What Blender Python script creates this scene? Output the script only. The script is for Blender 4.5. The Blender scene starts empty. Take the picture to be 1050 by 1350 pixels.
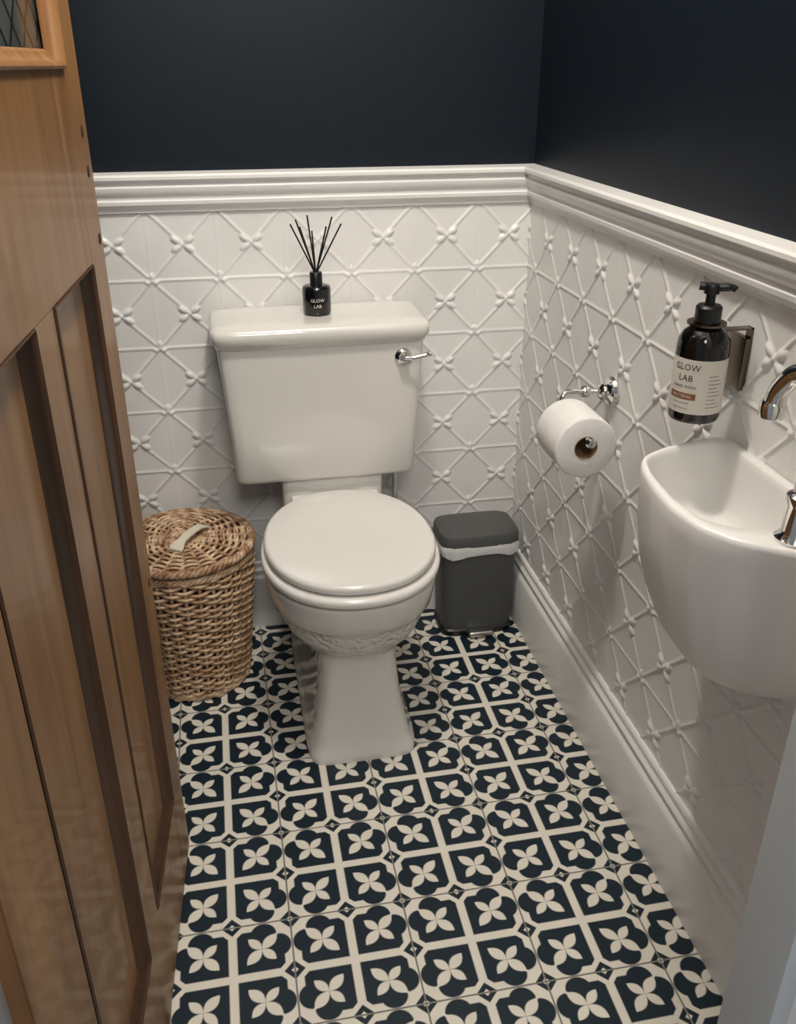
import bpy, bmesh, math, random
import numpy as np
from mathutils import Vector, Matrix
random.seed(4)
scene=bpy.context.scene
COL=scene.collection
# ---------------------------------------------------------------- materials
class E:
    def __init__(s,nt,sock): s.nt=nt; s.s=sock
    def _m(s,op,*o,clamp=False):
        n=s.nt.nodes.new('ShaderNodeMath'); n.operation=op; n.use_clamp=clamp
        for i,v in enumerate((s,)+o):
            if isinstance(v,E): s.nt.links.new(v.s,n.inputs[i])
            else: n.inputs[i].default_value=v
        return E(s.nt,n.outputs[0])
    def __add__(s,o): return s._m('ADD',o)
    __radd__=__add__
    def __sub__(s,o): return s._m('SUBTRACT',o)
    def __rsub__(s,o): return (s*-1.0)+o
    def __mul__(s,o): return s._m('MULTIPLY',o)
    __rmul__=__mul__
    def __truediv__(s,o): return s._m('DIVIDE',o)
    def abs(s): return s._m('ABSOLUTE')
    def fract(s): return s._m('FRACT')
    def sqrt(s): return s._m('SQRT')
    def mn(s,o): return s._m('MINIMUM',o)
    def mx(s,o): return s._m('MAXIMUM',o)
    def pos(s,w): # soft step, >0 ->1
        return (s/w+0.5)._m('MULTIPLY',1.0,clamp=True)
def newmat(name):
    m=bpy.data.materials.new(name); m.use_nodes=True
    return m,m.node_tree,m.node_tree.nodes['Principled BSDF']
def rgb(c): return (c[0],c[1],c[2],1)
def mat(name,c1,rough=.5,metal=0,c2=None,scale=30,bump=0,bscale=200,coat=0,spec=.5,trans=0,stretch=None,detail=4):
    m,nt,b=newmat(name)
    b.inputs['Roughness'].default_value=rough; b.inputs['Metallic'].default_value=metal
    b.inputs['Coat Weight'].default_value=coat; b.inputs['Specular IOR Level'].default_value=spec
    b.inputs['Coat Roughness'].default_value=.05
    b.inputs['Transmission Weight'].default_value=trans
    tc=nt.nodes.new('ShaderNodeTexCoord'); src=tc.outputs['Object']
    if stretch:
        mp=nt.nodes.new('ShaderNodeMapping'); mp.inputs['Scale'].default_value=stretch
        nt.links.new(src,mp.inputs[0]); src=mp.outputs[0]
    n=nt.nodes.new('ShaderNodeTexNoise'); n.inputs['Scale'].default_value=scale; n.inputs['Detail'].default_value=detail
    nt.links.new(src,n.inputs['Vector'])
    r=nt.nodes.new('ShaderNodeValToRGB'); r.color_ramp.elements[0].position=.35; r.color_ramp.elements[1].position=.65
    if c2 is None: c2=tuple(x*.94 for x in c1)
    r.color_ramp.elements[0].color=rgb(c1); r.color_ramp.elements[1].color=rgb(c2)
    nt.links.new(n.outputs['Fac'],r.inputs[0]); nt.links.new(r.outputs[0],b.inputs['Base Color'])
    if bump:
        n2=nt.nodes.new('ShaderNodeTexNoise'); n2.inputs['Scale'].default_value=bscale; nt.links.new(src,n2.inputs['Vector'])
        bp=nt.nodes.new('ShaderNodeBump'); bp.inputs['Strength'].default_value=bump; bp.inputs['Distance'].default_value=.002
        nt.links.new(n2.outputs['Fac'],bp.inputs['Height']); nt.links.new(bp.outputs[0],b.inputs['Normal'])
    return m
M={}
M['navy']=mat('navy_wall_paint',(.0050,.0090,.0150),.45,c2=(.0056,.0100,.0165),bump=.08,bscale=250,spec=.25)
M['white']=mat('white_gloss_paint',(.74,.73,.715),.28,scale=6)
M['panel']=mat('white_panel_paint',(.79,.785,.77),.30,scale=5)
M['trim']=mat('white_trim_paint',(.82,.815,.80),.26,scale=6)
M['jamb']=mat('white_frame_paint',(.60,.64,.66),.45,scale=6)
M['ceil']=mat('ceiling_paint',(.74,.73,.71),.8)
M['porc']=mat('white_porcelain',(.77,.755,.715),.10,coat=.6,scale=3)
M['seat']=mat('seat_plastic',(.79,.775,.74),.18,coat=.3,scale=3)
M['basin']=mat('basin_ceramic',(.79,.78,.76),.32,coat=.15,scale=3)
M['chrome']=mat('chrome',(.80,.79,.77),.06,1)
M['bronze']=mat('dark_bronze',(.16,.13,.10),.25,1)
M['steel']=mat('brushed_steel',(.5,.5,.48),.3,1)
M['black']=mat('black_plastic',(.006,.006,.007),.35)
M['blackglass']=mat('black_glass',(.004,.004,.005),.12,coat=.5)
M['amber']=mat('dark_amber_bottle',(.003,.003,.003),.1,coat=.4,spec=.35)
M['label']=mat('cream_label',(.66,.63,.56),.6)
M['brown']=mat('brown_print',(.22,.09,.035),.6)
M['ink']=mat('label_ink',(.03,.03,.03),.6)
M['bin']=mat('grey_bin_plastic',(.066,.069,.066),.45,bump=.05)
M['binlid']=mat('grey_bin_lid',(.080,.083,.081),.42,bump=.05)
M['bag']=mat('white_liner',(.7,.7,.7),.4,bump=.8,bscale=60)
M['paper']=mat('toilet_tissue',(.80,.785,.765),.95,bump=.5,bscale=150)
M['card']=mat('cardboard',(.25,.15,.08),.9)
M['reed']=mat('black_reed',(.007,.006,.006),.8)
M['strap']=mat('pale_strap',(.72,.67,.56),.6)
M['wick']=mat('wicker',(.70,.51,.33),.5,c2=(.40,.235,.125),scale=30,bump=.3,detail=6)
M['wickd']=mat('wicker_lid',(.76,.57,.38),.5,c2=(.24,.11,.05),scale=40,bump=.3,detail=6)
M['grout']=mat('hall_floor',(.12,.08,.05),.5)
M['hole']=mat('screw_hole',(.02,.012,.008),.8)
# wood
def wood(name,a,b_,c):
    m,nt,b=newmat(name); b.inputs['Roughness'].default_value=.42; b.inputs['Coat Weight'].default_value=.12
    tc=nt.nodes.new('ShaderNodeTexCoord'); mp=nt.nodes.new('ShaderNodeMapping'); mp.inputs['Scale'].default_value=(7,7,.5)
    nt.links.new(tc.outputs['Object'],mp.inputs[0])
    w=nt.nodes.new('ShaderNodeTexNoise'); w.inputs['Scale'].default_value=4; w.inputs['Detail'].default_value=8; w.inputs['Distortion'].default_value=.7
    nt.links.new(mp.outputs[0],w.inputs['Vector'])
    r=nt.nodes.new('ShaderNodeValToRGB'); e=r.color_ramp.elements
    e[0].position=.3; e[0].color=rgb(b_); e[1].position=.62; e[1].color=rgb(a); x=e.new(.45); x.color=rgb(c)
    nt.links.new(w.outputs['Fac'],r.inputs[0])
    n=nt.nodes.new('ShaderNodeTexNoise'); n.inputs['Scale'].default_value=3.5; nt.links.new(tc.outputs['Object'],n.inputs['Vector'])
    mx=nt.nodes.new('ShaderNodeMix'); mx.data_type='RGBA'; mx.blend_type='MULTIPLY'; mx.inputs[0].default_value=.5
    nt.links.new(r.outputs[0],mx.inputs[6]); nt.links.new(n.outputs['Fac'],mx.inputs[7]); nt.links.new(mx.outputs[2],b.inputs['Base Color'])
    bp=nt.nodes.new('ShaderNodeBump'); bp.inputs['Strength'].default_value=.15; bp.inputs['Distance'].default_value=.001
    nt.links.new(w.outputs['Fac'],bp.inputs['Height']); nt.links.new(bp.outputs[0],b.inputs['Normal'])
    return m
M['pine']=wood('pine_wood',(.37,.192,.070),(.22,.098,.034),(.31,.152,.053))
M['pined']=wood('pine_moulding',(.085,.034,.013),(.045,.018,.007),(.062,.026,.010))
# glass with leading
def leaded():
    m,nt,b=newmat('leaded_glass'); b.inputs['Roughness'].default_value=.12
    tc=nt.nodes.new('ShaderNodeTexCoord'); sp=nt.nodes.new('ShaderNodeSeparateXYZ'); nt.links.new(tc.outputs['Object'],sp.inputs[0])
    y=E(nt,sp.outputs[1]); z=E(nt,sp.outputs[2])
    n=nt.nodes.new('ShaderNodeTexNoise'); n.inputs['Scale'].default_value=25; nt.links.new(tc.outputs['Object'],n.inputs['Vector'])
    r=nt.nodes.new('ShaderNodeValToRGB'); r.color_ramp.elements[0].color=(.02,.024,.02,1); r.color_ramp.elements[1].color=(.10,.12,.11,1)
    nt.links.new(n.outputs['Fac'],r.inputs[0])
    a=((y*1.0+z)/.055).fract(); c=((y*1.0-z)/.055).fract()
    d=(a-.5).abs().mn((c-.5).abs()); k=(.07-d).pos(.02)
    mx=nt.nodes.new('ShaderNodeMix'); mx.data_type='RGBA'; nt.links.new(k.s,mx.inputs[0]); nt.links.new(r.outputs[0],mx.inputs[6]); mx.inputs[7].default_value=(.008,.008,.008,1)
    nt.links.new(mx.outputs[2],b.inputs['Base Color'])
    return m
M['glass']=leaded()
# porcelain with embossed leaf band
def leafporc():
    m=mat('embossed_porcelain',(.77,.755,.715),.10,coat=.6,scale=3); nt=m.node_tree; b=nt.nodes['Principled BSDF']
    tc=nt.nodes.new('ShaderNodeTexCoord'); sp=nt.nodes.new('ShaderNodeSeparateXYZ'); nt.links.new(tc.outputs['Object'],sp.inputs[0])
    z=E(nt,sp.outputs[2]); band=(.034-(z-.307).abs()).pos(.008)
    v=nt.nodes.new('ShaderNodeTexVoronoi'); v.inputs['Scale'].default_value=95; nt.links.new(tc.outputs['Object'],v.inputs['Vector'])
    h=E(nt,v.outputs['Distance'])*band
    bp=nt.nodes.new('ShaderNodeBump'); bp.inputs['Strength'].default_value=1; bp.inputs['Distance'].default_value=.0035; bp.invert=True
    nt.links.new(h.s,bp.inputs['Height']); nt.links.new(bp.outputs[0],b.inputs['Normal'])
    return m
M['leaf']=leafporc()
# patterned floor
def floor_mat():
    m,nt,b=newmat('encaustic_tile')
    g=nt.nodes.new('ShaderNodeNewGeometry'); sp=nt.nodes.new('ShaderNodeSeparateXYZ'); nt.links.new(g.outputs['Position'],sp.inputs[0])
    X=E(nt,sp.outputs[0]); Y=E(nt,sp.outputs[1])
    tx,ty=-.68975,-.54777
    a=(((X-tx)/.2+10.0).fract()-.5).abs(); c=(((Y-ty)/.2+20.0).fract()-.5).abs()
    W=.012
    d1=a+(.5-c); d2=c+(.5-a)
    ca=.5-a; cc=.5-c
    CH_=.150
    body=(a-.036).mn(c-.036).mn(d1-CH_).mn(d2-CH_).mn(.64-(a+c)).mn(.43-a.mx(c))
    l1=.112-((a-.380)*(a-.380)+(c-.262)*(c-.262)).sqrt()
    l2=.112-((a-.262)*(a-.262)+(c-.380)*(c-.380)).sqrt()
    dg=((a-c)*.7071).abs()
    notch=(dg-.010).mx(.655-(a+c))
    dark=body.mx(l1.mx(l2).mn(notch)).mn(d1-CH_).mn(d2-CH_)
    fx=a-.245; fy=c-.245
    s=((fx+fy)*.7071); t=((fx-fy)*.7071)
    sa=s.abs(); ta=t.abs()
    # leaf shaped petals, slimmer towards the heart and pointed at the tip
    p1=(sa*(.186-sa))*5.4-ta; p2=(ta*(.160-ta))*6.2-sa
    fl=p1.mx(p2)
    dark=dark.mn(fl*-1.0)
    e1=(.088-d1).mn(d1-.030); e2=(.088-d2).mn(d2-.030)
    d3=ca+cc
    e3=(.095-d3).mn(d3-.034)
    dark=dark.mx(e1).mx(e2).mx(e3)
    k=dark.pos(W)
    grout=(.0075-ca.mn(cc)).pos(.003)
    n=nt.nodes.new('ShaderNodeTexNoise'); n.inputs['Scale'].default_value=25; n.inputs['Detail'].default_value=5
    nt.links.new(g.outputs['Position'],n.inputs['Vector'])
    def mix(f,A,B):
        mx=nt.nodes.new('ShaderNodeMix'); mx.data_type='RGBA'; nt.links.new(f.s,mx.inputs[0])
        for i,v in ((6,A),(7,B)):
            if isinstance(v,tuple): mx.inputs[i].default_value=rgb(v)
            else: nt.links.new(v,mx.inputs[i])
        return mx.outputs[2]
    cr=mix(E(nt,n.outputs['Fac']),(.76,.72,.635),(.68,.645,.56))
    c1=mix(k,cr,(.0055,.0160,.0260)); c2=mix(grout,c1,(.20,.19,.17))
    nt.links.new(c2,b.inputs['Base Color']); b.inputs['Roughness'].default_value=.42; b.inputs['Specular IOR Level'].default_value=.35
    bp=nt.nodes.new('ShaderNodeBump'); bp.inputs['Strength'].default_value=.4; bp.inputs['Distance'].default_value=.001; bp.invert=True
    nt.links.new(grout.s,bp.inputs['Height']); nt.links.new(bp.outputs[0],b.inputs['Normal'])
    return m
M['floor']=floor_mat()
# ---------------------------------------------------------------- geometry helpers
def finish(bm,name,material,parent=None,smooth=True,ang=38):
    bmesh.ops.recalc_face_normals(bm,faces=bm.faces)
    if smooth:
        for f in bm.faces: f.smooth=True
        for e in bm.edges:
            if len(e.link_faces)==2 and e.calc_face_angle(0)>math.radians(ang): e.smooth=False
    me=bpy.data.meshes.new(name); bm.to_mesh(me); bm.free()
    ob=bpy.data.objects.new(name,me); COL.objects.link(ob)
    me.materials.append(M[material] if isinstance(material,str) else material)
    if parent: ob.parent=parent
    return ob
def empty(name):
    e=bpy.data.objects.new(name,None); e.empty_display_size=.05; COL.objects.link(e); return e
def box(name,lo,hi,material,parent=None,bev=0,seg=2):
    bm=bmesh.new(); bmesh.ops.create_cube(bm,size=1)
    for v in bm.verts: v.co=Vector([lo[i]+(v.co[i]+.5)*(hi[i]-lo[i]) for i in range(3)])
    if bev: bmesh.ops.bevel(bm,geom=bm.edges[:],offset=bev,segments=seg,affect='EDGES',profile=.5)
    return finish(bm,name,material,parent)
def loft(name,rings,material,parent=None,cap0=True,cap1=True,ang=38,sub=0):
    bm=bmesh.new(); R=[[bm.verts.new(p) for p in r] for r in rings]; n=len(R[0])
    for i in range(len(R)-1):
        for j in range(n):
            k=(j+1)%n; bm.faces.new((R[i][j],R[i][k],R[i+1][k],R[i+1][j]))
    if cap0: bm.faces.new(R[0][::-1])
    if cap1: bm.faces.new(R[-1])
    o=finish(bm,name,material,parent,ang=ang)
    return o
def sgp(v,e): return math.copysign(abs(v)**e,v)
def sring(cx,cy,hx,hy,z,n=2,N=64,egg=0):
    out=[]
    for i in range(N):
        t=2*math.pi*i/N; x=sgp(math.cos(t),2/n); y=sgp(math.sin(t),2/n)
        w=1+egg*y
        out.append((cx+hx*x*w,cy+hy*y,z))
    return out
def revolve(name,prof,c,material,parent=None,N=40,ang=38,axis='Z'):
    rings=[]
    for r,h in prof:
        ring=[]
        for i in range(N):
            t=2*math.pi*i/N; a,b=r*math.cos(t),r*math.sin(t)
            if axis=='Z': p=(c[0]+a,c[1]+b,c[2]+h)
            elif axis=='Y': p=(c[0]+a,c[1]+h,c[2]+b)
            else: p=(c[0]+h,c[1]+a,c[2]+b)
            ring.append(p)
        rings.append(ring)
    return loft(name,rings,material,parent,ang=ang)
def tube(name,pts,rad,material,parent=None,N=12,closed=False,smoothpts=0):
    P=[Vector(p) for p in pts]
    if smoothpts:
        Q=[]
        n=len(P)
        for i in range(n-1):
            p0=P[max(i-1,0)];p1=P[i];p2=P[i+1];p3=P[min(i+2,n-1)]
            for k in range(smoothpts):
                t=k/smoothpts
                Q.append(.5*((2*p1)+(p2-p0)*t+(2*p0-5*p1+4*p2-p3)*t*t+(3*p1-p0-3*p2+p3)*t**3))
        Q.append(P[-1]); P=Q
    bm=bmesh.new(); addtube(bm,P,rad,N,closed); return finish(bm,name,material,parent)
def addtube(bm,P,rad,N=8,closed=False,flat=1.0):
    n=len(P); rings=[]; up=None
    for i in range(n):
        a=P[(i-1)%n] if (closed or i>0) else P[i]; b=P[(i+1)%n] if (closed or i<n-1) else P[i]
        T=(b-a).normalized()
        if up is None: up=Vector((0,0,1)) if abs(T.z)<.9 else Vector((1,0,0))
        s=T.cross(up).normalized(); u=s.cross(T).normalized(); up=u
        r=rad[i] if isinstance(rad,(list,tuple)) else rad
        rings.append([bm.verts.new(P[i]+s*math.cos(2*math.pi*j/N)*r+u*math.sin(2*math.pi*j/N)*r*flat) for j in range(N)])
    m=n if closed else n-1
    for i in range(m):
        A,B=rings[i],rings[(i+1)%n]
        for j in range(N):
            k=(j+1)%N; bm.faces.new((A[j],A[k],B[k],B[j]))
    if not closed: bm.faces.new(rings[0][::-1]); bm.faces.new(rings[-1])
def text_mesh(name,txt,size,mapf,material,parent,align='CENTER'):
    cu=bpy.data.curves.new(name,'FONT'); cu.body=txt; cu.size=size; cu.align_x=align; cu.resolution_u=2
    t=bpy.data.objects.new(name+'_tmp',cu); COL.objects.link(t)
    dg=bpy.context.evaluated_depsgraph_get(); me=bpy.data.meshes.new_from_object(t.evaluated_get(dg))
    bpy.data.objects.remove(t)
    for v in me.vertices: v.co=mapf(v.co.x,v.co.y)
    me.materials.clear(); me.materials.append(M[material])
    o=bpy.data.objects.new(name,me); COL.objects.link(o); o.parent=parent; return o
# ---------------------------------------------------------------- room shell
XL=-1.05; YF=-1.535
CH=2.4; DR=1.137
box('floor',(XL-.1,-3.2,-.05),(.1,.1,0),'floor')
box('ceiling',(XL-.1,-1.6,CH),(.1,.1,CH+.05),'ceil')
wb=box('wall_back',(XL-.1,0,0),(.1,.1,CH),'navy')
wr=box('wall_right',(0,-1.6,0),(.1,0,CH),'navy')
wl=box('wall_left',(XL-.1,-1.6,0),(XL,0,CH),'navy')
JX=-.258
wf=empty('wall_front')
box('wall_front_right',(JX+.02,YF-.04,0),(0,YF+.02,CH),'white',wf)
box('wall_front_left',(XL,YF-.04,0),(-.955,YF+.02,CH),'white',wf)
box('wall_front_header',(-.955,YF-.04,2.04),(JX+.02,YF+.02,CH),'white',wf)
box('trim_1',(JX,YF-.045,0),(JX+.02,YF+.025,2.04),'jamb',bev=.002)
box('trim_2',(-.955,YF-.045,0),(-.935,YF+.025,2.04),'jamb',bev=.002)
# embossed pressed panels
def panel(name,axis,length,z0,z1,ph,parent,back=.0):
    st=.0025; nx=int(length/st); nz=int((z1-z0)/st)
    S=np.linspace(0,length,nx+1); Z=np.linspace(z0,z1,nz+1); s,z=np.meshgrid(S,Z,indexing='ij')
    p=.147;q=.151
    u=(s-ph)/p; v=(z-1.064)/q
    fu=(u-np.floor(u)); fv=(v-np.floor(v)) # A nodes at integer
    du=np.minimum(fu,1-fu); dv=np.minimum(fv,1-fv)
    def rid(d,w): return np.exp(-(d/w)**2)
    dd=np.abs(du*p-dv*p)/1.414
    h=.0026*rid(dd,.0027)
    h=np.maximum(h,.0022*rid(dv*q,.0025))
    h=np.maximum(h,.0005*rid(du*p,.0026))
    def blob(cu,cv,ax,az,rot,H):
        global_u=(u-cu); gu=(global_u-np.round(global_u))*p; gv=(v-cv); gv=(gv-np.round(gv))*q
        c,s_=math.cos(rot),math.sin(rot); x=gu*c+gv*s_; y=-gu*s_+gv*c
        r=1-(x/ax)**2-(y/az)**2
        return H*np.sqrt(np.clip(r,0,1))
    for sx in (1,-1):
        for sy in (1,-1):
            ang=math.radians(34)*sx*sy
            h=np.maximum(h,blob(.5+sx*.092,.5+sy*.060,.0128,.0072,ang,.0054))
    h=np.maximum(h,blob(.5,.5,.0045,.0045,0,.0042))
    for sx in (1,-1): h=np.maximum(h,blob(sx*.060,-.030,.0075,.0050,math.radians(-20)*sx*-1,.0044))
    h=np.maximum(h,blob(0,.062,.0052,.0078,0,.0048)); h=np.maximum(h,blob(0,0,.005,.005,0,.0044))
    h=h+.002
    if axis=='X': co=np.stack([s-length,-h,z],-1)
    else: co=np.stack([-h,-s,z],-1)
    co=co.reshape(-1,3)
    idx=np.arange((nx+1)*(nz+1)).reshape(nx+1,nz+1)
    f=np.stack([idx[:-1,:-1],idx[1:,:-1],idx[1:,1:],idx[:-1,1:]],-1).reshape(-1,4)
    me=bpy.data.meshes.new(name); me.vertices.add(len(co)); me.vertices.foreach_set('co',co.ravel())
    me.loops.add(f.size); me.loops.foreach_set('vertex_index',f.ravel().astype(np.int32))
    me.polygons.add(len(f)); me.polygons.foreach_set('loop_start',np.arange(0,f.size,4,dtype=np.int32))
    me.polygons.foreach_set('use_smooth',np.ones(len(f),bool)); me.update(calc_edges=True); me.validate()
    me.materials.append(M['panel']); o=bpy.data.objects.new(name,me); COL.objects.link(o); o.parent=parent
panel('embossed_panel_back','X',-XL,.12,1.075,(-.861-XL),wb)
panel('embossed_panel_right','Y',-YF-.02,.12,1.075,.06,wr)
def sweep(name,prof,axis,a,b,material,mit=True):
    bm=bmesh.new(); A=[];B=[]
    for d,z in prof:
        if axis=='X': A.append(bm.verts.new((a,-d,z))); B.append(bm.verts.new((b-(d if mit else 0),-d,z)))
        else: A.append(bm.verts.new((-d,a,z))); B.append(bm.verts.new((-d,b-(d if mit else 0),z)))
    n=len(prof)
    for i in range(n):
        j=(i+1)%n; bm.faces.new((A[i],A[j],B[j],B[i]))
    bm.faces.new(A); bm.faces.new(B[::-1])
    return finish(bm,name,material,ang=25)
dado=[(.0,1.137),(.030,1.134),(.034,1.130),(.034,1.124),(.029,1.119),(.024,1.117),(.024,1.112),(.027,1.108),(.026,1.100),(.021,1.092),(.017,1.088),(.017,1.083),(.020,1.080),(.019,1.073),(.014,1.066),(.009,1.062),(.008,1.056),(0,1.055)]
sweep('trim_3',dado,'X',XL,0,'trim'); sweep('trim_4',dado,'Y',YF+.022,0,'trim')
skb=[(0,.192),(.007,.191),(.010,.187),(.011,.180),(.009,.177),(.012,.174),(.016,.168),(.016,.163),(.012,.160),(.013,.154),(.019,.148),(.022,.140),(.022,0),(0,0)]
sweep('baseboard_back',skb,'X',XL,0,'trim'); sweep('baseboard_right',skb,'Y',YF+.022,0,'trim')
# ---------------------------------------------------------------- toilet
T=empty('toilet'); cx=-.497
def ring2(hw,yf,yb,z,n,egg=0,N=72): return sring(cx,(yf+yb)/2,hw,(yb-yf)/2,z,n,N,egg)
secs=[(0,.119,-.580,-.05,9),(.018,.119,-.580,-.05,9),(.026,.114,-.573,-.05,9),(.05,.107,-.563,-.05,9),(.09,.098,-.554,-.055,9),(.14,.090,-.548,-.06,8),(.19,.087,-.543,-.065,7),(.225,.087,-.541,-.07,6),
(.245,.094,-.545,-.08,4.5),(.258,.112,-.555,-.10,3.2),(.275,.138,-.574,-.13,2.7),(.295,.152,-.588,-.16,2.4),(.32,.160,-.598,-.18,2.3),(.338,.164,-.605,-.185,2.3),(.348,.172,-.614,-.187,2.3),(.365,.176,-.620,-.19,2.2),(.40,.180,-.628,-.195,2.2),(.412,.178,-.626,-.197,2.2),(.416,.172,-.62,-.2,2.2)]
loft('pan',[ring2(w,f,b,z,n) for z,w,f,b,n in secs],'leaf',T,ang=50)
box('pan_back',(cx-.118,-.235,.22),(cx+.118,-.045,.425),'porc',T,bev=.02,seg=4)
box('cistern_neck',(cx-.118,-.185,.40),(cx+.112,-.05,.50),'porc',T,bev=.012,seg=3)
def slab(name,hw,yf,yb,z0,z1,r,material,n=2.15,egg=-.03,cyo=0):
    R=[(r*(1-math.sin(math.pi/2*k/5)),z0+r*(1-math.cos(math.pi/2*k/5))) for k in range(6)]
    R+= [(r*(1-math.cos(math.pi/2*k/5)),z1-r*(1-math.sin(math.pi/2*k/5))) for k in range(6)]
    R+=[(.05,z1+.001),(.10,z1+.002)]
    loft(name,[sring(cx,(yf+yb)/2,hw-i,(yb-yf)/2-i,z,n,80,egg) for i,z in R],material,T,ang=60)
slab('seat_ring',.184,-.640,-.190,.419,.440,.009,'seat')
slab('seat_lid',.176,-.628,-.190,.443,.464,.009,'seat')
for i,sx in enumerate((-.075,.075)):
    box('hinge_%d'%(i+1),(cx+sx-.026,-.205,.420),(cx+sx+.026,-.178,.452),'seat',T,bev=.006,seg=3)
cc=-.514
def rr(hx,yf,yb,z,n=9,c=cc): return sring(c,(yf+yb)/2,hx,(yb-yf)/2,z,n,96)
cs=[(.492,.190,-.188,-.03),(.496,.198,-.197,-.025),(.505,.2015,-.202,-.022),(.62,.207,-.207,-.022),(.74,.2155,-.212,-.022),(.80,.220,-.215,-.022),(.812,.220,-.215,-.022)]
loft('cistern',[rr(w,f,b,z,14) for z,w,f,b in cs],'porc',T,ang=60)
ls=[(.806,.221,-.215,-.018),(.808,.224,-.219,-.017),(.817,.227,-.223,-.016),(.822,.231,-.229,-.014),(.840,.232,-.230,-.014),(.848,.229,-.226,-.016),(.852,.222,-.219,-.022),(.8545,.205,-.20,-.04),(.855,.17,-.17,-.06)]
loft('cistern_lid',[rr(w,f,b,z,11) for z,w,f,b in ls],'porc',T,ang=60)
revolve('flush_rosette',[(.004,.0),(.017,.0),(.018,-.004),(.015,-.008),(.011,-.011),(.010,-.020),(.004,-.022)],(-.343,-.2135,.777),'chrome',T,axis='Y')
tube('flush_lever',[(-.343,-.232,.777),(-.325,-.236,.778),(-.30,-.238,.783),(-.287,-.240,.786)],[.004]*5+[.0045]*10+[.0055]*4,'chrome',T,smoothpts=6)
tube('supply_pipe',[(-.33,-.05,.51),(-.33,-.05,.30),(-.33,-.05,.0)],.0075,'chrome',T)
# ---------------------------------------------------------------- laundry basket
B=empty('wicker_basket'); bx,by=-.847,-.187
def Rb(z): 
    t=z/.345; return .117+.031*min(1,t*1.15)
bm=bmesh.new(); NS=30; rows=36
for k in range(rows):
    z=.006+k*.338/(rows-1); P=[]
    for i in range(150):
        t=2*math.pi*i/150; w=math.sin(NS/2*t+(k%2)*math.pi)*.0058
        P.append(Vector((bx+(Rb(z)+w)*math.cos(t),by+(Rb(z)+w)*math.sin(t),z+.0020*math.sin(7*t+k*1.7))))
    addtube(bm,P,.0044,6,True)
finish(bm,'woven_body','wick',B,ang=80)
bm=bmesh.new()
for i in range(NS):
    t=2*math.pi*(i+.5)/NS
    addtube(bm,[Vector((bx+Rb(z)*math.cos(t),by+Rb(z)*math.sin(t),z)) for z in (.0,.06,.12,.2,.28,.342)],.0045,6)
finish(bm,'stakes','wick',B,ang=80)
def braid(name,R,z,r,amp,n,m):
    bm=bmesh.new()
    for s in range(3):
        P=[]
        for i in range(240):
            t=2*math.pi*i/240; a=n*t+s*2*math.pi/3
            P.append(Vector((bx+(R+amp*math.cos(a))*math.cos(t),by+(R+amp*math.cos(a))*math.sin(t),z+amp*math.sin(a))))
        addtube(bm,P,r,6,True)
    finish(bm,name,m,B,ang=80)
braid('base_braid',.118,.010,.0045,.004,24,'wick')
braid('top_braid',.149,.339,.005,.004,26,'wick')
braid('lid_braid',.152,.362,.0058,.005,26,'wickd')
bm=bmesh.new()
rr_=.006
k=0
while rr_<.148:
    N=max(30,int(rr_*1500)); P=[]
    for i in range(N):
        t=2*math.pi*i/N; w=math.sin(12*t+(k%2)*math.pi)*.0048 if rr_>.03 else 0
        P.append(Vector((bx+rr_*math.cos(t),by+rr_*math.sin(t),.366+w+.006*(1-(rr_/.15)**2))))
    addtube(bm,P,.0036,6,True); rr_+=.0078; k+=1
finish(bm,'lid_weave','wickd',B,ang=80)
bm=bmesh.new()
for i in range(24):
    t=2*math.pi*i/24
    addtube(bm,[Vector((bx+r*math.cos(t),by+r*math.sin(t),.366+.006*(1-(r/.15)**2))) for r in (.02,.07,.148)],.0042,6)
finish(bm,'lid_spokes','wickd',B,ang=80)
loft('lid_board',[sring(bx,by,.14,.14,z,2,48) for z in (.352,.358)],'wickd',B)
bm=bmesh.new(); d=Vector((math.cos(math.radians(58)),math.sin(math.radians(58)),0)); s=Vector((-d.y,d.x,0)); ring=[]
c0=Vector((bx+.018,by-.022,0))
for i in range(25):
    t=-1+2*i/24; w=.0105+.009*max(0,(abs(t)-.6)/.4)*(1 if abs(t)<.95 else .55); z=.379+.014*(1-t*t)**.7 if abs(t)<1 else .379
    p=c0+d*(.062*t)+Vector((0,0,z)); ring.append((p-s*w,p+s*w,p+s*w+Vector((0,0,.004)),p-s*w+Vector((0,0,.004))))
R=[[bm.verts.new(p) for p in r] for r in ring]
for i in range(24):
    for j in range(4):
        k=(j+1)%4; bm.faces.new((R[i][j],R[i][k],R[i+1][k],R[i+1][j]))
bm.faces.new(R[0]);bm.faces.new(R[-1]); finish(bm,'strap_handle','strap',B)
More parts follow.
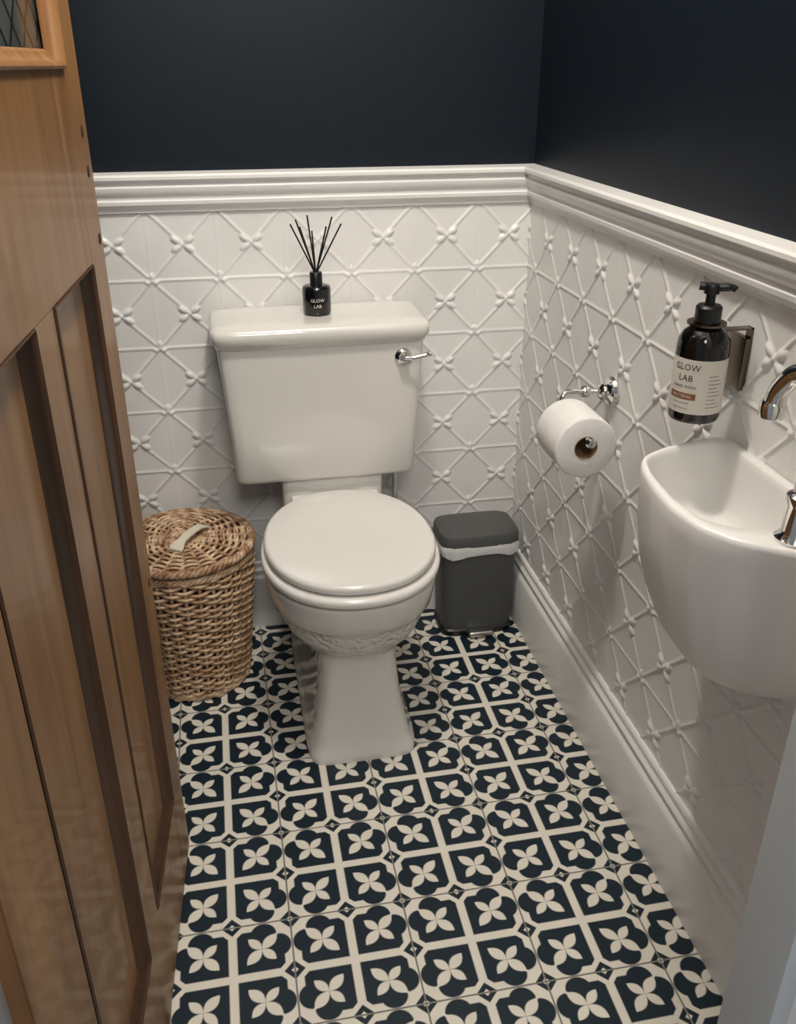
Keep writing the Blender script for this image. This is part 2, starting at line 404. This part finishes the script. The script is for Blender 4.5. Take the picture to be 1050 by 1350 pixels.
# ---------------------------------------------------------------- pedal bin
D=empty('pedal_bin'); nx_,ny_=-.132,-.103
def nr(hx,hy,z,n=5,dy=0): return sring(nx_,ny_+dy,hx,hy,z,n,72)
loft('base_rim',[nr(.094,.062,0),nr(.096,.064,.004),nr(.096,.064,.016),nr(.092,.060,.020)],'black',D)
loft('body',[nr(.090,.058,.014),nr(.0925,.0605,.03),nr(.096,.064,.15),nr(.098,.066,.252),nr(.098,.066,.257)],'bin',D)
loft('lid',[nr(.099,.067,.262),nr(.1015,.0695,.264),nr(.102,.070,.285),nr(.099,.067,.293),nr(.091,.059,.297),nr(.07,.04,.299)],'binlid',D)
bm=bmesh.new(); R=[]
for z,e in ((.242,.0035),(.250,.0065),(.258,.0065),(.266,.004)):
    ring=[]
    for i,p in enumerate(nr(.100,.068,z,5)):
        t=2*math.pi*i/72; f=max(0,-math.sin(t)); w=e+(.003*math.sin(9*t)+.002*math.sin(23*t+z*200))*f; zz=z-(.012*f*abs(math.sin(2.5*t+.6)) if z<.245 else 0)
        ring.append(bm.verts.new((nx_+(p[0]-nx_)*(1+w*8),ny_+(p[1]-ny_)*(1+w*8),zz)))
    R.append(ring)
for i in range(3):
    for j in range(72): bm.faces.new((R[i][j],R[i][(j+1)%72],R[i+1][(j+1)%72],R[i+1][j]))
finish(bm,'bin_liner','bag',D)
box('pedal',(nx_-.030,ny_-.088,.006),(nx_+.035,ny_-.055,.022),'steel',D,bev=.005,seg=3)
# ---------------------------------------------------------------- toilet roll + holder
H=empty('toilet_roll_holder')
revolve('rosette',[(.004,0),(.027,0),(.029,-.004),(.026,-.010),(.017,-.013),(.013,-.017),(.016,-.024),(.011,-.030),(.004,-.032)],(-.003,-.540,.785),'chrome',H,axis='X')
tube('arm',[(-.02,-.540,.785),(-.06,-.538,.787),(-.092,-.538,.788),(-.105,-.541,.778),(-.105,-.543,.758),(-.105,-.550,.748),(-.105,-.60,.747),(-.105,-.665,.747),(-.105,-.690,.747)],.0048,'chrome',H,smoothpts=6)
revolve('arm_collar',[(.003,0),(.011,0),(.013,-.006),(.011,-.012),(.003,-.012)],(-.052,-.539,.787),'chrome',H,axis='X')
revolve('end_knob',[(.002,.008),(.007,.006),(.0095,0),(.007,-.006),(.002,-.008)],(-.105,-.692,.747),'chrome',H,axis='Y')
TR=empty('toilet_roll'); rc=(-.105,-.675,.7305)
revolve('paper',[(.0215,.002),(.054,0),(.0565,.002),(.057,.006),(.057,.1),(.0565,.104),(.054,.106),(.0215,.104),(.0215,.002)],rc,'paper',TR,N=64,axis='Y',ang=60)
revolve('core',[(.0213,.001),(.0213,.105),(.0203,.105),(.0203,.001),(.0213,.001)],rc,'card',TR,N=40,axis='Y')
for o in TR.children:
    b2=bmesh.new(); b2.from_mesh(o.data); bmesh.ops.delete(b2,geom=[f for f in b2.faces if len(f.verts)>8],context='FACES'); b2.to_mesh(o.data); b2.free()
bm=bmesh.new(); pv=None
for i in range(12):
    t=i/11; x=rc[0]+.0575; z=rc[2]-t*.02
    a=bm.verts.new((x,rc[1]+.001,z)); c=bm.verts.new((x,rc[1]+.105,z))
    if pv: bm.faces.new((pv[0],pv[1],c,a))
    pv=(a,c)
finish(bm,'loose_sheet','paper',TR)
# ---------------------------------------------------------------- soap dispenser
S=empty('soap_dispenser'); sx,sy=-.072,-.953; z0=.889
revolve('bottle',[(.028,0),(.0335,.002),(.0355,.007),(.0355,.105),(.034,.115),(.028,.125),(.019,.132),(.0155,.137),(.0155,.143),(.008,.143)],(sx,sy,z0),'amber',S,N=56,ang=60)
revolve('pump_collar',[(.010,.139),(.0175,.139),(.0175,.157),(.015,.160),(.0065,.161),(.0065,.174),(.010,.175),(.011,.184),(.009,.188),(.003,.189)],(sx,sy,z0),'black',S)
tube('pump_spout',[(sx+.006,sy-.003,z0+.183),(sx+.022,sy-.010,z0+.184),(sx+.028,sy-.013,z0+.181)],[.0055]*6+[.0045]*6+[.003],'black',S,smoothpts=6)
tube('pump_spout_back',[(sx,sy,z0+.183),(sx-.014,sy+.008,z0+.184)],.0055,'black',S)
fa=math.atan2(-2.049-sy,-.71-sx)+.02
def cylmap(r,xo,yo):
    def f(x,y):
        a=fa+(x+xo)/r; return Vector((sx+r*math.cos(a),sy+r*math.sin(a),z0+y+yo))
    return f
def patch(name,a0,a1,y0,y1,r,m):
    bm=bmesh.new(); pv=None
    for i in range(25):
        a=fa+a0+(a1-a0)*i/24
        A=bm.verts.new((sx+r*math.cos(a),sy+r*math.sin(a),z0+y0)); C=bm.verts.new((sx+r*math.cos(a),sy+r*math.sin(a),z0+y1))
        if pv: bm.faces.new((pv[0],A,C,pv[1]))
        pv=(A,C)
    finish(bm,name,m,S)
patch('label_panel',-1.6,1.45,.016,.092,.0358,'label')
patch('label_band',-1.15,-.02,.036,.045,.0360,'brown')
for i,(t_,sz,yy,cxx) in enumerate([('GLOW',.0125,.077,-.018),('LAB',.0125,.062,-.018),('HAND WASH',.0058,.052,-.019),('BACTERIAL',.006,.0385,-.021),('coconut & vanilla',.0036,.030,-.021),('500ml 16.9 fl oz',.0036,.022,-.021)]):
    text_mesh('label_text_%d'%(i+1),t_,sz,cylmap(.0362,cxx,yy),'label' if i==3 else 'ink',S)
for k in range(9):
    patch('fine_print_%d'%(k+1),.40,.98-.1*(k%3),.026+k*.0055,.0268+k*.0055,.0360,'ink')
box('bracket_plate',(-.012,-.958,.925),(-.001,-.905,1.00),'bronze',S,bev=.002)
box('bracket_arm',(sx+.012,sy-.004,1.012),(-.002,sy+.010,1.0145),'bronze',S)
box('bracket_drop',(-.005,sy-.004,.99),(-.002,sy+.010,1.0145),'bronze',S)
bm=bmesh.new(); R=[]
for r,h in ((.0165,0),(.026,0),(.026,.003),(.0165,.003)):
    R.append([bm.verts.new((sx+r*math.cos(2*math.pi*i/40),sy+r*math.sin(2*math.pi*i/40),z0+.134+h)) for i in range(40)])
for i in range(4):
    for j in range(40): bm.faces.new((R[i][j],R[i][(j+1)%40],R[(i+1)%4][(j+1)%40],R[(i+1)%4][j]))
finish(bm,'bracket_ring','bronze',S)
# ---------------------------------------------------------------- basin
W=empty('wash_basin')
out=[(-.003,-.935),(-.06,-.945),(-.12,-.962),(-.158,-.985),(-.176,-1.02),(-.188,-1.08),(-.193,-1.14),(-.186,-1.195),(-.160,-1.24),(-.112,-1.277),(-.055,-1.305),(-.003,-1.315)]
def resamp(poly,c,N=96):
    res=[]
    n=len(poly)
    for i in range(N):
        th=2*math.pi*i/N; dx,dy=math.cos(th),math.sin(th); best=None
        for k in range(n):
            x1,y1=poly[k]; x2,y2=poly[(k+1)%n]; ex,ey=x2-x1,y2-y1
            den=dx*ey-dy*ex
            if abs(den)<1e-12: continue
            t=((x1-c[0])*ey-(y1-c[1])*ex)/den; u=((x1-c[0])*dy-(y1-c[1])*dx)/den
            if t>0 and -1e-9<=u<=1+1e-9: best=t if best is None else max(best,t)
        res.append(best)
    for _ in range(2): res=[(res[i-1]+2*res[i]+res[(i+1)%N])/4 for i in range(N)]
    return res
bc=(-.09,-1.12); NB=96
ro=resamp(out,bc,NB)
inn=[(-.022,-.955),(-.08,-.962),(-.13,-.978),(-.158,-1.0),(-.170,-1.05),(-.176,-1.12),(-.168,-1.18),(-.140,-1.210),(-.09,-1.222),(-.022,-1.226)]
ri=resamp(inn,bc,NB)
def bring(rad,z,sx_=1,sy_=1,ox=0,oy=0,d=0):
    o=[]
    for i in range(NB):
        th=2*math.pi*i/NB; r=rad[i]-d; x=bc[0]+r*math.cos(th); y=bc[1]+r*math.sin(th)
        x=-.003+(x+.003)*sx_; y=-1.12+(y+1.12)*sy_
        o.append((min(-.002,x+ox),y+oy,z))
    return o
rings=[bring(ro,.85-(.85-z)*.855,a,b) for z,a,b in [(.525,.20,.22),(.530,.37,.39),(.545,.545,.54),(.565,.665,.66),(.60,.785,.775),(.65,.88,.87),(.70,.94,.935),(.76,.98,.975),(.82,.995,.992),(.843,1,1)]]
rings+=[bring(ro,.849,d=.002),bring(ro,.851,d=.005),bring(ri,.851,d=-.004),bring(ri,.848,d=-.001),bring(ri,.84,d=.001),bring(ri,.80,d=.005),bring(ri,.77,d=.010),bring(ri,.758,d=.020),bring(ri,.753,d=.035),bring(ri,.750,d=.055)]
loft('bowl',rings,'basin',W,ang=70)
revolve('waste',[(.002,0),(.018,0),(.020,.002),(.014,.004),(.002,.0035)],(-.09,-1.09,.750),'chrome',W)
F=empty('basin_tap'); tx0,ty0=-.094,-1.250
revolve('tap_base',[(.010,0),(.022,0),(.023,.004),(.018,.009),(.0165,.013),(.0165,.045),(.018,.048),(.018,.056),(.013,.060),(.004,.061)],(tx0,ty0,.851),'chrome',F)
tube('swan_spout',[(tx0,ty0,.90),(tx0+.001,ty0,.96),(tx0+.001,ty0+.003,1.005),(tx0-.004,ty0+.018,1.034),(tx0-.010,ty0+.040,1.035),(tx0-.015,ty0+.056,1.015),(tx0-.017,ty0+.061,.995)],.0120,'chrome',F,N=20,smoothpts=8)
revolve('aerator',[(.004,0),(.0132,0),(.0148,.003),(.0148,.016),(.012,.020)],(tx0-.0175,ty0+.0615,.978),'chrome',F)
# ---------------------------------------------------------------- reed diffuser
G=empty('reed_diffuser'); gx,gy,gz=-.514,-.125,.8555
revolve('jar',[(.024,0),(.0295,.002),(.0305,.006),(.0305,.054),(.0285,.059),(.020,.062),(.012,.062)],(gx,gy,gz),'blackglass',G,N=48,ang=50)
revolve('cap',[(.012,.060),(.0135,.061),(.0135,.086),(.012,.088),(.005,.088)],(gx,gy,gz),'black',G)
bm=bmesh.new()
for i in range(8):
    tx_=[-.048,-.039,-.028,-.015,-.003,.024,.041,.056][i]; ty_=[.01,-.02,.02,-.02,.015,-.015,.02,-.01][i]; h=[.185,.198,.178,.206,.170,.182,.196,.186][i]
    addtube(bm,[Vector((gx-tx_*.12,gy-ty_*.12,gz+.07)),Vector((gx+tx_,gy+ty_,gz+h))],.0019,6)
finish(bm,'reeds','reed',G)
def gmap(yo):
    def f(x,y):
        a=-math.pi/2-.05+x/.0306; return Vector((gx+.0307*math.cos(a),gy+.0307*math.sin(a),gz+y+yo))
    return f
for i,(t_,s_,y_) in enumerate([('GLOW',.010,.030),('LAB',.010,.018)]):
    text_mesh('jar_text_%d'%(i+1),t_,s_,gmap(y_),'strap',G)
# ---------------------------------------------------------------- door (local: u from free edge toward hinge, w thickness, z)
DO=empty('door_1')
O=Vector((-.864,-.746,0)); ud=Vector((-.07,-1,0)).normalized(); wd=Vector((-ud.y,ud.x,0))
if wd.x<0: wd=-wd
def dbox(name,u0,u1,w0,w1,z0,z1,m,bev=.0015):
    bm=bmesh.new(); bmesh.ops.create_cube(bm,size=1)
    for v in bm.verts: v.co=Vector((u0+(v.co.x+.5)*(u1-u0),w0+(v.co.y+.5)*(w1-w0),z0+(v.co.z+.5)*(z1-z0)))
    if bev: bmesh.ops.bevel(bm,geom=bm.edges[:],offset=bev,segments=2,affect='EDGES')
    for v in bm.verts: v.co=O+ud*v.co.x+wd*v.co.y+Vector((0,0,v.co.z))
    return finish(bm,name,m,DO)
DW=.774; th=.040; z0d=.008
dbox('stile_free',0,.088,-th,0,z0d,2.0,'pine'); dbox('stile_hinge',.640,DW,-th,0,z0d,2.0,'pine')
dbox('rail_bottom',.088,.640,-th,0,z0d,.205,'pine',.0005); dbox('rail_lock',.088,.640,-th,0,1.11,1.335,'pine',.0005)
dbox('rail_top',.088,.640,-th,0,1.90,2.0,'pine',.0005); dbox('mullion',.318,.400,-th,0,.205,1.11,'pine',.0005)
dbox('panel_1',.088,.318,-.026,-.014,.205,1.11,'pine',0); dbox('panel_2',.400,.640,-.026,-.014,.205,1.11,'pine',0)
dbox('glazing',.088,.640,-.023,-.017,1.335,1.90,'glass',0)
def mould(name,u0,u1,z0,z1,m='pined',w=.016,top=.004,wz=None):
    prof=[(0,top),(.003,top+.002),(.006,top),(.009,-.004),(w*.8,-.010),(w,-.0145)]
    bm=bmesh.new(); L=[]
    for a,h in prof:
        b_=a if wz is None else a*wz/w
        pts=[(u0+a,z0+b_),(u1-a,z0+b_),(u1-a,z1-b_),(u0+a,z1-b_)]
        L.append([bm.verts.new(O+ud*p[0]+wd*h+Vector((0,0,p[1]))) for p in pts])
    for i in range(len(L)-1):
        for j in range(4): bm.faces.new((L[i][j],L[i][(j+1)%4],L[i+1][(j+1)%4],L[i+1][j]))
    o=finish(bm,name,m,DO,ang=60)
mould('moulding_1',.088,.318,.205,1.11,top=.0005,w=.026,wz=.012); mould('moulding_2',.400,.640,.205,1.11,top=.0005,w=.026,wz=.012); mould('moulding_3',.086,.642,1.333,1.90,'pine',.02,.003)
for i,(u,z) in enumerate([(.034,1.262),(.030,1.215),(.020,1.13),(.024,.60)]):
    bm=bmesh.new(); bmesh.ops.create_cone(bm,cap_ends=True,segments=16,radius1=.0045,radius2=.0045,depth=.001)
    for v in bm.verts:
        c=v.co.copy(); v.co=O+ud*(u+c.x)+wd*(.0006+c.z)+Vector((0,0,z+c.y*1.6))
    finish(bm,'screw_hole_%d'%(i+1),'hole',DO)
# ---------------------------------------------------------------- lights
def light(name,kind,loc,energy,color,**k):
    l=bpy.data.lights.new(name,kind); l.energy=energy; l.color=color
    for a,b in k.items(): setattr(l,a,b)
    o=bpy.data.objects.new(name,l); o.location=loc; COL.objects.link(o); return o
light('ceiling_lamp','POINT',(-.50,-.85,2.22),43,(1,.925,.825),shadow_soft_size=.06)
h=light('hall_lamp','AREA',(-.6,-2.6,2.3),18,(1,.95,.88),size=.5)
h.rotation_euler=(Vector((-.5,-.6,.5))-h.location).to_track_quat('-Z','Y').to_euler()
w=bpy.data.worlds.new('world'); scene.world=w; w.use_nodes=True
w.node_tree.nodes['Background'].inputs[0].default_value=(.75,.82,.95,1); w.node_tree.nodes['Background'].inputs[1].default_value=.25
scene.view_settings.view_transform='Standard'; scene.view_settings.look='None'; scene.view_settings.exposure=0
# ---------------------------------------------------------------- camera
cam=bpy.data.cameras.new('camera'); co=bpy.data.objects.new('camera',cam); COL.objects.link(co); scene.camera=co
ya,pi_,ro_=.19145,.46381,-.00109
fw=Vector((math.sin(ya)*math.cos(pi_),math.cos(ya)*math.cos(pi_),-math.sin(pi_))); r0=Vector((math.cos(ya),-math.sin(ya),0)); u0=r0.cross(fw)
r=r0*math.cos(ro_)+u0*math.sin(ro_); u=-r0*math.sin(ro_)+u0*math.cos(ro_)
co.matrix_world=Matrix(((r.x,u.x,-fw.x,-.70976),(r.y,u.y,-fw.y,-2.04896),(r.z,u.z,-fw.z,1.33805),(0,0,0,1)))
cam.sensor_fit='VERTICAL'; cam.sensor_height=24; cam.lens=1182.513/1350*24; cam.clip_start=.02
